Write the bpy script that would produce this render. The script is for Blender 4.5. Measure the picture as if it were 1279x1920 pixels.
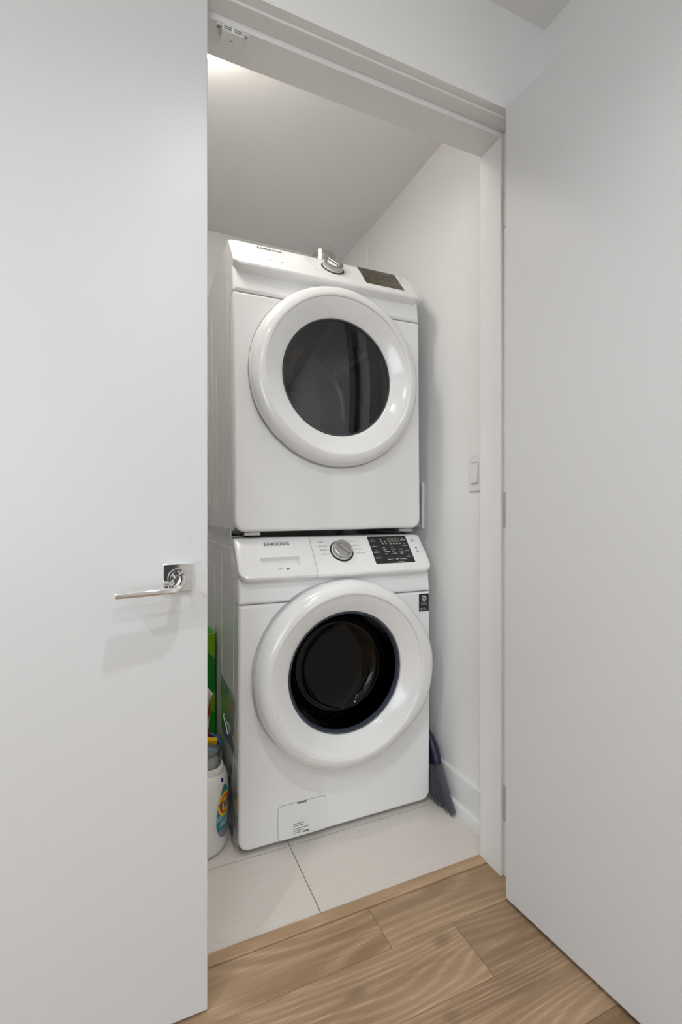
import bpy, bmesh, math, random
from mathutils import Vector, Matrix
random.seed(7)
SC = bpy.context.scene
COL = SC.collection
PI = math.pi
for _o in list(bpy.data.objects): bpy.data.objects.remove(_o)

# ---------------------------------------------------------------- camera, light, exposure
# world: +X runs right along the closet wall, +Y into the closet, z = 0 is the finished floor
CAM_H = 1.05
YAW = 23.75
cd = bpy.data.cameras.new('camera'); cam = bpy.data.objects.new('camera', cd); COL.objects.link(cam)
cd.sensor_fit = 'HORIZONTAL'; cd.sensor_width = 36.0; cd.lens = 885.0/1279.0*36.0
cd.clip_start = 0.02
cam.location = (0, 0, CAM_H); cam.rotation_euler = (math.radians(90), 0, math.radians(-YAW))
SC.camera = cam
w = bpy.data.worlds.new('world'); SC.world = w; w.use_nodes = True
w.node_tree.nodes['Background'].inputs[0].default_value = (0.85, 0.93, 1.0, 1)
w.node_tree.nodes['Background'].inputs[1].default_value = 5.0
VS = SC.view_settings
VS.view_transform = 'Standard'; VS.look = 'None'; VS.gamma = 1.0; VS.use_curve_mapping = False
VS.exposure = 0.19
# ceiling downlights of the hall: (x, y, watts); closet lamp watts
HALL_LIGHTS = [(0.22, 0.22, 33.0), (0.15, -0.95, 6.0), (-1.2, -0.3, 12.0), (-1.2, -1.6, 4.0), (0.15, -2.2, 3.0), (-2.3, -1.0, 7.0)]  # last four are unseen, added as fill for doors and header
HALL_COL = (0.985, 0.99, 1.0)
CLOSET_W = 0.3
CLOSET_COL = (1.0, 0.95, 0.87)

# ---------------------------------------------------------------- materials
def nmat(name):
    m = bpy.data.materials.new(name); m.use_nodes = True
    nt = m.node_tree; b = nt.nodes['Principled BSDF']
    return m, nt, b
def pmat(name, col, rough=0.5, metal=0.0, coat=0.0, spec=0.5, bump=0.0, bscale=200.0, tint=0.0, tscale=6.0):
    m, nt, b = nmat(name)
    b.inputs['Base Color'].default_value = (*col, 1); b.inputs['Roughness'].default_value = rough
    b.inputs['Metallic'].default_value = metal; b.inputs['Coat Weight'].default_value = coat
    b.inputs['Specular IOR Level'].default_value = spec
    tc = nt.nodes.new('ShaderNodeTexCoord')
    if bump:
        n = nt.nodes.new('ShaderNodeTexNoise'); n.inputs['Scale'].default_value = bscale; n.inputs['Detail'].default_value = 3
        nt.links.new(tc.outputs['Object'], n.inputs['Vector'])
        bp = nt.nodes.new('ShaderNodeBump'); bp.inputs['Strength'].default_value = bump; bp.inputs['Distance'].default_value = 0.001
        nt.links.new(n.outputs['Fac'], bp.inputs['Height']); nt.links.new(bp.outputs['Normal'], b.inputs['Normal'])
    if tint:
        n = nt.nodes.new('ShaderNodeTexNoise'); n.inputs['Scale'].default_value = tscale; n.inputs['Detail'].default_value = 4
        nt.links.new(tc.outputs['Object'], n.inputs['Vector'])
        mx = nt.nodes.new('ShaderNodeMix'); mx.data_type = 'RGBA'
        mx.inputs[6].default_value = (*[c*(1-tint) for c in col], 1); mx.inputs[7].default_value = (*[min(1, c*(1+tint)) for c in col], 1)
        nt.links.new(n.outputs['Fac'], mx.inputs[0]); nt.links.new(mx.outputs[2], b.inputs['Base Color'])
    return m
def emat(name, col, s):
    m, nt, b = nmat(name)
    b.inputs['Base Color'].default_value = (.8, .8, .8, 1)
    b.inputs['Emission Color'].default_value = (*col, 1); b.inputs['Emission Strength'].default_value = s
    return m
def gmat(name, tint, gloss_rough=0.02, f0=0.05, spec_col=(1, 1, 1)):
    """thin tinted pane: transparent with a tint, fresnel reflection on top"""
    m = bpy.data.materials.new(name); m.use_nodes = True; nt = m.node_tree; nt.nodes.clear()
    out = nt.nodes.new('ShaderNodeOutputMaterial'); t = nt.nodes.new('ShaderNodeBsdfTransparent'); g = nt.nodes.new('ShaderNodeBsdfGlossy')
    t.inputs['Color'].default_value = (*tint, 1); g.inputs['Roughness'].default_value = gloss_rough; g.inputs['Color'].default_value = (*spec_col, 1)
    lw = nt.nodes.new('ShaderNodeLayerWeight'); lw.inputs['Blend'].default_value = 0.5
    p = nt.nodes.new('ShaderNodeMath'); p.operation = 'POWER'; p.inputs[1].default_value = 4.0
    a = nt.nodes.new('ShaderNodeMath'); a.operation = 'MULTIPLY_ADD'; a.inputs[1].default_value = 1-f0; a.inputs[2].default_value = f0
    mix = nt.nodes.new('ShaderNodeMixShader')
    nt.links.new(lw.outputs['Facing'], p.inputs[0]); nt.links.new(p.outputs[0], a.inputs[0]); nt.links.new(a.outputs[0], mix.inputs[0])
    nt.links.new(t.outputs[0], mix.inputs[1]); nt.links.new(g.outputs[0], mix.inputs[2]); nt.links.new(mix.outputs[0], out.inputs[0])
    return m

def wood_mat(name, dark, light, gscale=1.0):
    m, nt, b = nmat(name); N = nt.nodes.new; L = nt.links.new
    tc = N('ShaderNodeTexCoord'); oi = N('ShaderNodeObjectInfo')
    off = N('ShaderNodeVectorMath'); off.operation = 'SCALE'; off.inputs[0].default_value = (37.1, 11.7, 23.3); L(oi.outputs['Random'], off.inputs['Scale'])
    add = N('ShaderNodeVectorMath'); add.operation = 'ADD'; L(tc.outputs['Object'], add.inputs[0]); L(off.outputs[0], add.inputs[1])
    def noise(sc, scale, detail=2.0, rough=0.5, dist=0.0):
        mp = N('ShaderNodeMapping'); mp.inputs['Scale'].default_value = sc; L(add.outputs[0], mp.inputs['Vector'])
        n = N('ShaderNodeTexNoise'); n.inputs['Scale'].default_value = scale; n.inputs['Detail'].default_value = detail
        n.inputs['Roughness'].default_value = rough; n.inputs['Distortion'].default_value = dist
        L(mp.outputs[0], n.inputs['Vector']); return n
    def math_(op, a, bb=None, clamp=False):
        x = N('ShaderNodeMath'); x.operation = op; x.use_clamp = clamp
        for i, v in enumerate((a, bb)):
            if v is None: continue
            if isinstance(v, (int, float)): x.inputs[i].default_value = v
            else: L(v, x.inputs[i])
        return x.outputs[0]
    broad = noise((0.75, 5.5, 1), 1.0*gscale, 1.5, 0.35, 0.15)            # cathedral contour field
    rings = math_('SINE', math_('MULTIPLY', broad.outputs['Fac'], 150.0))
    rings = math_('MULTIPLY_ADD', rings, 0.5); rings.node.inputs[2].default_value = 0.5
    rings = math_('POWER', rings, 2.2)
    fine = noise((10, 420, 1), 1.0, 3.0, 0.6)
    pores = math_('SUBTRACT', fine.outputs['Fac'], 0.48); pores = math_('MULTIPLY', pores, 4.0, True)
    mid = noise((3.0, 40, 1), 1.0, 3.0, 0.6)
    blot = noise((2.0, 5.0, 1), 1.3, 2.0)
    k1 = noise((5, 9, 1), 1.0, 1.0)
    knot = math_('MULTIPLY', math_('SUBTRACT', k1.outputs['Fac'], 0.71), 14.0, True)
    fac = math_('ADD', math_('MULTIPLY', rings, 0.22), math_('MULTIPLY', mid.outputs['Fac'], 0.55))
    fac = math_('ADD', fac, math_('MULTIPLY', math_('SUBTRACT', blot.outputs['Fac'], 0.5), 0.9))
    fac = math_('ADD', fac, math_('MULTIPLY', math_('MULTIPLY', pores, math_('ADD', rings, 0.5)), 0.45), True)
    mx = N('ShaderNodeMix'); mx.data_type = 'RGBA'; mx.inputs[6].default_value = (*dark, 1); mx.inputs[7].default_value = (*light, 1); L(fac, mx.inputs[0])
    kx = N('ShaderNodeMix'); kx.data_type = 'RGBA'; kx.inputs[7].default_value = (0.10, 0.075, 0.055, 1); L(math_('MULTIPLY', knot, 0.7), kx.inputs[0]); L(mx.outputs[2], kx.inputs[6])
    hs = N('ShaderNodeHueSaturation'); hs.inputs['Saturation'].default_value = 1.0
    L(kx.outputs[2], hs.inputs['Color']); L(math_('MULTIPLY_ADD', oi.outputs['Random'], 0.28), hs.inputs['Value']); hs.inputs['Value'].links[0].from_node.inputs[2].default_value = 0.84
    L(hs.outputs[0], b.inputs['Base Color']); b.inputs['Roughness'].default_value = 0.5; b.inputs['Specular IOR Level'].default_value = 0.35
    bp = N('ShaderNodeBump'); bp.inputs['Strength'].default_value = 0.25; bp.inputs['Distance'].default_value = 0.0006
    L(fine.outputs['Fac'], bp.inputs['Height']); L(bp.outputs['Normal'], b.inputs['Normal'])
    return m

def tile_mat():
    m, nt, b = nmat('porcelain_tile'); N = nt.nodes.new; L = nt.links.new
    tc = N('ShaderNodeTexCoord'); oi = N('ShaderNodeObjectInfo')
    mp = N('ShaderNodeMapping'); mp.inputs['Scale'].default_value = (8, 220, 1); L(tc.outputs['Object'], mp.inputs['Vector'])
    n = N('ShaderNodeTexNoise'); n.inputs['Scale'].default_value = 1; n.inputs['Detail'].default_value = 3; L(mp.outputs[0], n.inputs['Vector'])
    n2 = N('ShaderNodeTexNoise'); n2.inputs['Scale'].default_value = 95; n2.inputs['Detail'].default_value = 2; L(tc.outputs['Object'], n2.inputs['Vector'])
    cr = N('ShaderNodeValToRGB'); cr.color_ramp.elements[0].color = (0.66, 0.615, 0.565, 1); cr.color_ramp.elements[1].color = (0.72, 0.675, 0.62, 1)
    cr.color_ramp.elements[0].position = .3; cr.color_ramp.elements[1].position = .7; L(n.outputs['Fac'], cr.inputs[0])
    sp = N('ShaderNodeValToRGB'); sp.color_ramp.elements[0].color = (0, 0, 0, 1); sp.color_ramp.elements[1].color = (1, 1, 1, 1)
    sp.color_ramp.elements[0].position = .755; sp.color_ramp.elements[1].position = .79; L(n2.outputs['Fac'], sp.inputs[0])
    mx = N('ShaderNodeMix'); mx.data_type = 'RGBA'; mx.inputs[7].default_value = (0.12, 0.09, 0.06, 1); L(sp.outputs[0], mx.inputs[0]); L(cr.outputs[0], mx.inputs[6])
    L(mx.outputs[2], b.inputs['Base Color']); b.inputs['Roughness'].default_value = 0.42
    return m

def door_mat():
    """white lacquer with faint hand smudges along the free edge around the lever"""
    m, nt, b = nmat('door_paint'); N = nt.nodes.new; L = nt.links.new
    tc = N('ShaderNodeTexCoord')
    n = N('ShaderNodeTexNoise'); n.inputs['Scale'].default_value = 45; n.inputs['Detail'].default_value = 4; L(tc.outputs['Object'], n.inputs['Vector'])
    d = N('ShaderNodeVectorMath'); d.operation = 'DISTANCE'; d.inputs[1].default_value = (0.90, 0.0, 0.90)
    mp = N('ShaderNodeMapping'); mp.inputs['Scale'].default_value = (1, 1, 1); L(tc.outputs['Object'], mp.inputs[0]); L(mp.outputs[0], d.inputs[0])
    r = N('ShaderNodeMapRange'); r.inputs[1].default_value = 0.17; r.inputs[2].default_value = 0.07; r.inputs[3].default_value = 0; r.inputs[4].default_value = 1; L(d.outputs['Value'], r.inputs[0])
    c = N('ShaderNodeMapRange'); c.inputs[1].default_value = 0.52; c.inputs[2].default_value = 0.75; L(n.outputs['Fac'], c.inputs[0])
    mu = N('ShaderNodeMath'); mu.operation = 'MULTIPLY'; L(r.outputs[0], mu.inputs[0]); L(c.outputs[0], mu.inputs[1])
    mx = N('ShaderNodeMix'); mx.data_type = 'RGBA'; mx.inputs[6].default_value = (0.64, 0.643, 0.648, 1); mx.inputs[7].default_value = (0.51, 0.51, 0.50, 1)
    L(mu.outputs[0], mx.inputs[0]); L(mx.outputs[2], b.inputs['Base Color'])
    b.inputs['Roughness'].default_value = 0.38
    return m

def box_green_mat():
    m, nt, b = nmat('green_carton_print'); N = nt.nodes.new; L = nt.links.new
    tc = N('ShaderNodeTexCoord')
    def disc(cx, cz, r):
        mp = N('ShaderNodeMapping'); mp.inputs['Scale'].default_value = (1, 0, 1); L(tc.outputs['Object'], mp.inputs[0])
        d = N('ShaderNodeVectorMath'); d.operation = 'DISTANCE'; d.inputs[1].default_value = (cx, 0, cz); L(mp.outputs[0], d.inputs[0])
        c = N('ShaderNodeMath'); c.operation = 'LESS_THAN'; c.inputs[1].default_value = r; L(d.outputs['Value'], c.inputs[0]); return c.outputs[0]
    cur = (0.13, 0.33, 0.005)
    last = None
    for (cx, cz, r, col) in ((0.02, 0.43, 0.10, (0.0, 0.17, 0.01)), (0.05, 0.20, 0.10, (0.01, 0.24, 0.01)), (-0.05, 0.30, 0.07, (0.20, 0.40, 0.02))):
        mx = N('ShaderNodeMix'); mx.data_type = 'RGBA'; mx.inputs[7].default_value = (*col, 1)
        if last is None: mx.inputs[6].default_value = (*cur, 1)
        else: L(last, mx.inputs[6])
        L(disc(cx, cz, r), mx.inputs[0]); last = mx.outputs[2]
    L(last, b.inputs['Base Color']); b.inputs['Roughness'].default_value = 0.35
    return m

M = {}
M['wall'] = pmat('wall_paint', (0.84, 0.84, 0.835), 0.6, bump=0.08, bscale=350)
M['closet_wall'] = pmat('closet_wall_paint', (0.88, 0.88, 0.87), 0.55, bump=0.08, bscale=350)
M['ceil'] = pmat('ceiling_paint', (0.89, 0.89, 0.885), 0.8, bump=0.08, bscale=350)
M['pane'] = gmat('window_pane', (0.96, 0.97, 0.97), 0.01, 0.04)
M['slate'] = pmat('slate_paint', (0.045, 0.05, 0.056), 0.45)
M['trim'] = pmat('trim_paint', (0.80, 0.80, 0.795), 0.4)
M['door'] = door_mat()
M['oak'] = wood_mat('limed_oak', (0.235, 0.148, 0.082), (0.52, 0.365, 0.235))
M['oak_strip'] = wood_mat('oak_strip', (0.30, 0.195, 0.11), (0.48, 0.335, 0.21))
M['sub'] = pmat('subfloor', (0.10, 0.07, 0.05), 0.8)
M['grout'] = pmat('grout', (0.30, 0.24, 0.17), 0.9, bump=0.3, bscale=400)
M['tile'] = tile_mat()
M['enamel'] = pmat('white_enamel', (0.87, 0.87, 0.87), 0.22, coat=0.4)
M['plastic'] = pmat('white_gloss_plastic', (0.86, 0.86, 0.855), 0.16, coat=0.3)
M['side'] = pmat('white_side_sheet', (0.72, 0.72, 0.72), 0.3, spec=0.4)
M['dark'] = pmat('black_plastic', (0.012, 0.012, 0.013), 0.4)
M['gap'] = pmat('dark_gap', (0.03, 0.03, 0.03), 0.6)
M['gloss_black'] = pmat('black_touch_panel', (0.010, 0.010, 0.011), 0.06)
M['gloss_black_reflect'] = pmat('black_touch_panel_brown_reflection', (0.055, 0.042, 0.018), 0.08)  # black panel; brown grazing reflection and film tint put into its colour
M['lcd'] = pmat('lcd_grey', (0.09, 0.085, 0.075), 0.15)
M['chrome'] = pmat('chrome', (0.86, 0.86, 0.86), 0.06, 1.0)
M['satin'] = pmat('satin_chrome', (0.50, 0.50, 0.50), 0.28, 1.0)
M['steel'] = pmat('drum_steel', (0.45, 0.45, 0.45), 0.35, 1.0)
M['dsteel'] = pmat('dark_drum_steel', (0.22, 0.20, 0.18), 0.35, 1.0, tint=0.3, tscale=30)
M['galv'] = pmat('galvanised_bracket', (0.5, 0.5, 0.5), 0.3, 0.9)
M['glass_w'] = gmat('smoked_black_glass', (0.05, 0.045, 0.04), 0.02, 0.022)
M['glass_d'] = gmat('smoked_grey_glass', (0.30, 0.30, 0.31), 0.03, 0.07)
M['clear'] = gmat('clear_plastic', (0.88, 0.88, 0.87), 0.12, 0.06)
M['film'] = gmat('clear_film', (0.84, 0.84, 0.84), 0.15, 0.28)
M['rim'] = pmat('blue_grey_rim', (0.055, 0.065, 0.085), 0.3)
M['ink'] = pmat('grey_ink', (0.16, 0.16, 0.165), 0.4)
M['ink_dark'] = pmat('dark_logo', (0.03, 0.03, 0.03), 0.5)
M['ink_faint'] = pmat('faint_grey_ink', (0.42, 0.42, 0.43), 0.4)
M['ink_white'] = pmat('white_ink', (0.45, 0.45, 0.45), 0.4)
M['ink_logo'] = pmat('silver_logo', (0.23, 0.23, 0.24), 0.3, 0.3)
M['orange'] = pmat('orange_mark', (0.75, 0.30, 0.05), 0.4)
M['slot'] = pmat('grey_slot', (0.25, 0.25, 0.25), 0.5)
M['screw'] = pmat('screw_steel', (0.30, 0.29, 0.27), 0.35, 0.8)
M['hinge'] = pmat('satin_nickel', (0.55, 0.55, 0.55), 0.4, 0.6)
M['bottle'] = pmat('bottle_white', (0.76, 0.76, 0.73), 0.3)
M['cap'] = gmat('cap_clear', (0.60, 0.64, 0.66), 0.15, 0.15)
M['cap_top'] = pmat('cap_blue_grey', (0.17, 0.21, 0.24), 0.3)
M['teal'] = pmat('label_teal', (0.02, 0.24, 0.27), 0.35)
M['teal_l'] = pmat('label_light_teal', (0.20, 0.42, 0.48), 0.35)
M['label_grey'] = pmat('label_grey', (0.25, 0.25, 0.28), 0.35)
M['tor'] = pmat('logo_orange', (0.80, 0.16, 0.02), 0.35)
M['tye'] = pmat('logo_yellow', (0.85, 0.62, 0.02), 0.35)
M['tbl'] = pmat('logo_blue', (0.02, 0.025, 0.22), 0.35)
M['bucket'] = pmat('bucket_blue', (0.012, 0.045, 0.20), 0.35)
M['bucket_rim'] = pmat('bucket_rim_blue', (0.07, 0.16, 0.40), 0.35)
M['sponge'] = pmat('sponge_yellow', (0.78, 0.45, 0.01), 0.9, bump=0.8, bscale=250)
M['red'] = pmat('red_cotton', (0.42, 0.03, 0.03), 0.9)
M['cotton'] = pmat('white_cotton', (0.60, 0.57, 0.50), 0.9)
M['green'] = box_green_mat()
M['green_flap'] = pmat('green_flap', (0.03, 0.30, 0.01), 0.35)
M['navy'] = pmat('navy_plastic', (0.008, 0.009, 0.035), 0.4)
M['bristle'] = pmat('grey_bristle', (0.13, 0.135, 0.155), 0.45, tint=0.75, tscale=220)
M['lamp_on'] = emat('lamp_glow', (1.0, 0.945, 0.865), 19.0)
M['lamp_hall'] = emat('downlight_glow', (0.985, 0.99, 1.0), 26.0)

# ---------------------------------------------------------------- mesh helpers
def smooth_weighted(me, deg):
    """smooth shading below an angle, face-area weighted so that large flat faces stay flat"""
    ct = math.cos(math.radians(deg)); P_ = me.polygons
    nr = [p.normal.copy() for p in P_]; wt = [n*p.area for n, p in zip(nr, P_)]
    vf = [[] for _ in me.vertices]
    for p in P_:
        p.use_smooth = True
        for v in p.vertices: vf[v].append(p.index)
    out = [None]*len(me.loops)
    for p in P_:
        n0 = nr[p.index]
        for li, v in zip(p.loop_indices, p.vertices):
            a = Vector((0, 0, 0))
            for f in vf[v]:
                if nr[f].dot(n0) >= ct: a += wt[f]
            out[li] = a.normalized() if a.length > 1e-14 else n0
    me.normals_split_custom_set(out)
def obj(name, bm, mat, parent=None, smooth=None, recalc=True):
    if recalc: bmesh.ops.recalc_face_normals(bm, faces=bm.faces[:])
    me = bpy.data.meshes.new(name); bm.to_mesh(me); bm.free()
    me.materials.append(M[mat] if isinstance(mat, str) else mat)
    o = bpy.data.objects.new(name, me); COL.objects.link(o)
    if parent is not None: o.parent = parent
    if smooth:
        smooth_weighted(me, smooth)
    return o
def tag(o, label, cat, group=None, kind=None):
    o['label'] = label
    if cat: o['category'] = cat
    if group: o['group'] = group
    if kind: o['kind'] = kind
    return o
def empty(name, loc, label, cat, group=None, rot=(0, 0, 0)):
    o = bpy.data.objects.new(name, None); COL.objects.link(o); o.location = loc; o.rotation_euler = rot
    o.empty_display_size = 0.05
    return tag(o, label, cat, group)
def bx(bm, x0, x1, y0, y1, z0, z1, bev=0.0, seg=2):
    vs = [bm.verts.new((x, y, z)) for x in (x0, x1) for y in (y0, y1) for z in (z0, z1)]
    fs = [(0, 1, 3, 2), (4, 6, 7, 5), (0, 4, 5, 1), (2, 3, 7, 6), (0, 2, 6, 4), (1, 5, 7, 3)]
    nf = [bm.faces.new([vs[i] for i in f]) for f in fs]
    if bev:
        es = list({e for f in nf for e in f.edges})
        bmesh.ops.bevel(bm, geom=es, offset=bev, segments=seg, profile=0.5, affect='EDGES')
    return bm
def box(name, b, mat, parent=None, bev=0.0, seg=2):
    bm = bmesh.new(); bx(bm, *b, bev=bev, seg=seg)
    return obj(name, bm, mat, parent, smooth=40 if bev else None)
def loft(bm, rings, closed=True, caps=(True, True)):
    """rings: lists of points, all the same length"""
    vr = [[bm.verts.new(p) for p in r] for r in rings]
    n = len(rings[0])
    for a, b in zip(vr, vr[1:]):
        for i in range(n if closed else n-1):
            j = (i+1) % n
            bm.faces.new((a[i], a[j], b[j], b[i]))
    if caps[0]: bm.faces.new(vr[0][::-1])
    if caps[1]: bm.faces.new(vr[-1])
    return vr
def lathe(bm, prof, c=(0, 0, 0), seg=64, axis='Y', closed=False, mod=None):
    """profile (r, t) turned about an axis through c; r = 0 closes to a point"""
    rings = []
    for (r, t) in prof:
        if r < 1e-6:
            rings.append([None])
        rr = []
        for i in range(seg):
            a = 2*PI*i/seg
            q, s = (mod(r, t, a) if mod else (r, t))
            u, v = q*math.cos(a), q*math.sin(a)
            rr.append((c[0]+u, c[1]+s, c[2]+v) if axis == 'Y' else ((c[0]+u, c[1]+v, c[2]+s) if axis == 'Z' else (c[0]+s, c[1]+u, c[2]+v)))
        if r < 1e-6:
            rings[-1] = rr[:1]
        else: rings.append(rr)
    vr = [[bm.verts.new(p) for p in r] for r in rings]
    pairs = list(zip(vr, vr[1:]))
    if closed: pairs.append((vr[-1], vr[0]))
    for a, b in pairs:
        for i in range(seg):
            j = (i+1) % seg
            if len(a) == 1 and len(b) == 1: continue
            if len(a) == 1: bm.faces.new((a[0], b[j], b[i]))
            elif len(b) == 1: bm.faces.new((a[i], a[j], b[0]))
            else: bm.faces.new((a[i], a[j], b[j], b[i]))
    return bm
def tube(bm, path, r, seg=8, caps=True):
    path = [Vector(p) for p in path]; rings = []; rr = r if isinstance(r, (list, tuple)) else [r]*len(path)
    up = None
    for i, p in enumerate(path):
        t = (path[min(i+1, len(path)-1)]-path[max(i-1, 0)]).normalized()
        if up is None: up = t.orthogonal().normalized()
        up = (up-t*up.dot(t)).normalized(); s = t.cross(up)
        rings.append([p+(up*math.cos(2*PI*k/seg)+s*math.sin(2*PI*k/seg))*rr[i] for k in range(seg)])
    loft(bm, rings, True, (caps, caps)); return bm
def rrect(x0, x1, z0, z1, rbl, rbr, rtr, rtl, n=8):
    """rounded rectangle outline, counter-clockwise, (x, z) pairs"""
    pts = []
    for (cx, cz, r, a0) in ((x0+rbl, z0+rbl, rbl, PI), (x1-rbr, z0+rbr, rbr, 1.5*PI), (x1-rtr, z1-rtr, rtr, 0), (x0+rtl, z1-rtl, rtl, .5*PI)):
        for k in range(n+1):
            a = a0+.5*PI*k/n; pts.append((cx+r*math.cos(a), cz+r*math.sin(a)))
    return pts
def slab(bm, x0, x1, z0, z1, rad, y_front, y_back, bev, n=8, yfun=None):
    """plate facing -y with rounded outline corners and a rounded front edge"""
    rings = []
    steps = [(bev*(1-math.cos(a)), bev*(1-math.sin(a))) for a in [PI/2*k/5 for k in range(6)]]  # (inset, dy)
    def ring(ins, y):
        p = rrect(x0+ins, x1-ins, z0+ins, z1-ins, *[max(r-ins, 0.0006) for r in rad], n=n)
        return [(a, y+(yfun(c) if yfun else 0), c) for a, c in p]
    rings.append(ring(0, y_back))
    for ins, dy in [(bev*(1-math.cos(PI/2*k/5)), bev*(1-math.sin(PI/2*k/5))) for k in range(6)]:
        rings.append(ring(ins, y_front+dy))
    loft(bm, rings)
    return bm
def boolean(o, bm_cut, op='DIFFERENCE'):
    bmesh.ops.recalc_face_normals(bm_cut, faces=bm_cut.faces[:])
    me = bpy.data.meshes.new('cut'); bm_cut.to_mesh(me); bm_cut.free()
    c = bpy.data.objects.new('cut', me); COL.objects.link(c)
    pm = o.parent; o.parent = None
    md = o.modifiers.new('b', 'BOOLEAN'); md.operation = op; md.solver = 'EXACT'; md.object = c
    bpy.context.view_layer.update()
    dg = bpy.context.evaluated_depsgraph_get()
    nm = bpy.data.meshes.new_from_object(o.evaluated_get(dg))
    o.modifiers.clear(); old = o.data; o.data = nm; nm.name = o.name; bpy.data.meshes.remove(old)
    bpy.data.objects.remove(c); bpy.data.meshes.remove(me); o.parent = pm
    smooth_weighted(nm, 34)
    return o
_tc = {}
def text_data(s, size, bold=0.0, spacing=1.0, extrude=0.0):
    key = (s, size, bold, spacing, extrude)
    if key in _tc: return _tc[key]
    cu = bpy.data.curves.new('t', 'FONT'); cu.body = s; cu.size = size; cu.offset = bold; cu.space_character = spacing
    cu.align_x = 'CENTER'; cu.align_y = 'CENTER'; cu.resolution_u = 3; cu.extrude = extrude
    t = bpy.data.objects.new('t', cu); COL.objects.link(t); bpy.context.view_layer.update()
    me = bpy.data.meshes.new_from_object(t.evaluated_get(bpy.context.evaluated_depsgraph_get()))
    bpy.data.objects.remove(t); bpy.data.curves.remove(cu)
    vs = [v.co.copy() for v in me.vertices]; fs = [tuple(p.vertices) for p in me.polygons]
    bpy.data.meshes.remove(me); _tc[key] = (vs, fs); return _tc[key]
def add_text(bm, s, size, f, bold=0.0, spacing=1.0, sx=1.0):
    """f maps (u, v) in text space to a 3D point"""
    vs, fs = text_data(s, size, bold, spacing)
    nv = [bm.verts.new(f(v.x*sx, v.y)) for v in vs]
    for q in fs:
        try: bm.faces.new([nv[i] for i in q])
        except ValueError: pass
    return bm

# ---------------------------------------------------------------- the room
CEIL = 2.425
HX0, HX1, HY0 = -3.0, 1.075, -3.0           # hall
WY0, WY1 = 1.0, 1.147                       # partition with the doorway
CX0, CX1, CY1 = -0.78, 1.055, 2.37          # closet
OX0, OX1, OZ = -0.703, 0.986, 2.153         # doorway
def struct(name, b, mat, label, cat, bev=0.0):
    o = box(name, b, mat, None, bev); return tag(o, label, cat, kind='structure')
fl = struct('floor', (HX0, HX1, HY0, 1.1335, -0.06, -0.0025), 'sub', 'oak plank floor of the hall in front of the closet', 'floor')
rows = []
y1 = 1.1165; edges = [0.991]
while edges[-1] > HY0: edges.append(edges[-1]-0.1535)
tops = [y1]+edges[:-1]
butts = {0: [0.57], 1: [-0.62, 0.748], 2: [-0.95, 0.17], 3: [-0.30, 1.0]}
for i, (t, b_) in enumerate(zip(tops, edges)):
    b_ = max(b_, HY0)
    cuts = butts.get(i) or sorted(random.uniform(HX0+0.3, HX1-0.3) for _ in range(1+i % 2))
    xs = [HX0]+cuts+[HX1]
    for xa, xb in zip(xs, xs[1:]):
        if xb-xa < 0.02: continue
        bm = bmesh.new(); lx = (xb-xa)/2; ly = (t-b_)/2
        bx(bm, -lx+.0004, lx-.0004, -ly+.0004, ly-.0004, -0.0024, 0, bev=0.0007, seg=1)
        p = obj('plank', bm, 'oak', fl); p.location = ((xa+xb)/2, (t+b_)/2, 0)
flc = struct('floor_closet', (CX0, CX1, 1.1335, CY1, -0.06, -0.0025), 'grout', 'off-white tiled floor inside the laundry closet', 'floor')
for j, (ya, yb) in enumerate(((1.150, 1.425), (1.425, 1.73), (1.73, 2.035), (2.035, CY1))):
    for xa, xb in ((CX0, -0.16), (-0.16, 0.45), (0.45, CX1)):
        bm = bmesh.new(); lx = (xb-xa)/2; ly = (yb-ya)/2
        bx(bm, -lx+.0013, lx-.0013, -ly+.0013, ly-.0013, -0.0024, 0, bev=0.0006, seg=1)
        p = obj('tile', bm, 'tile', flc); p.location = ((xa+xb)/2, (ya+yb)/2, 0)
bm = bmesh.new(); bx(bm, -0.84, 0.8335, -0.0165, 0.0165, -0.0025, 0.0045, bev=0.002)
thr = obj('trim_1', bm, 'oak_strip', None, smooth=40); thr.location = (0.134, 1.1335, 0)
tag(thr, 'narrow oak threshold strip between plank floor and closet tile', 'threshold', kind='structure')
struct('ceiling', (HX0-.1, HX1+.1, HY0-.1, CY1+.1, CEIL, CEIL+.08), 'ceil', 'white flat ceiling over hall and laundry closet', 'ceiling')
# partition: one mesh, header plus both piers
bm = bmesh.new()
bx(bm, OX0, OX1, WY0, WY1, OZ, CEIL); bx(bm, HX0-.1, OX0, WY0, WY1, 0, CEIL); bx(bm, OX1, HX1+.1, WY0, WY1, 0, CEIL)
bmesh.ops.remove_doubles(bm, verts=bm.verts[:], dist=1e-5)
tag(obj('wall_front', bm, 'wall'), 'white painted wall with header above the closet doorway', 'wall', kind='structure')
struct('wall_right', (HX1, HX1+.1, HY0, WY0, 0, CEIL), 'wall', 'white hall wall behind the open right door', 'wall')
struct('wall_left', (HX0-.1, HX0, HY0, WY0, 0, CEIL), 'wall', 'white hall wall far to the left of the camera', 'wall')
WNX0, WNX1, WNZ0, WNZ1 = -2.7, -0.62, 0.55, 2.2          # unseen window, added behind the camera as soft fill daylight
bm = bmesh.new()
bx(bm, HX0-.1, WNX0, HY0-.1, HY0, 0, CEIL); bx(bm, WNX1, HX1+.1, HY0-.1, HY0, 0, CEIL); bx(bm, WNX0, WNX1, HY0-.1, HY0, 0, WNZ0); bx(bm, WNX0, WNX1, HY0-.1, HY0, WNZ1, CEIL)
tag(obj('wall_back', bm, 'wall'), 'white hall wall behind the camera, opened for the added window', 'wall', kind='structure')
wn = bpy.data.objects.new('added_window', None); COL.objects.link(wn); wn.location = ((WNX0+WNX1)/2, HY0-.05, WNZ0)
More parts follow.
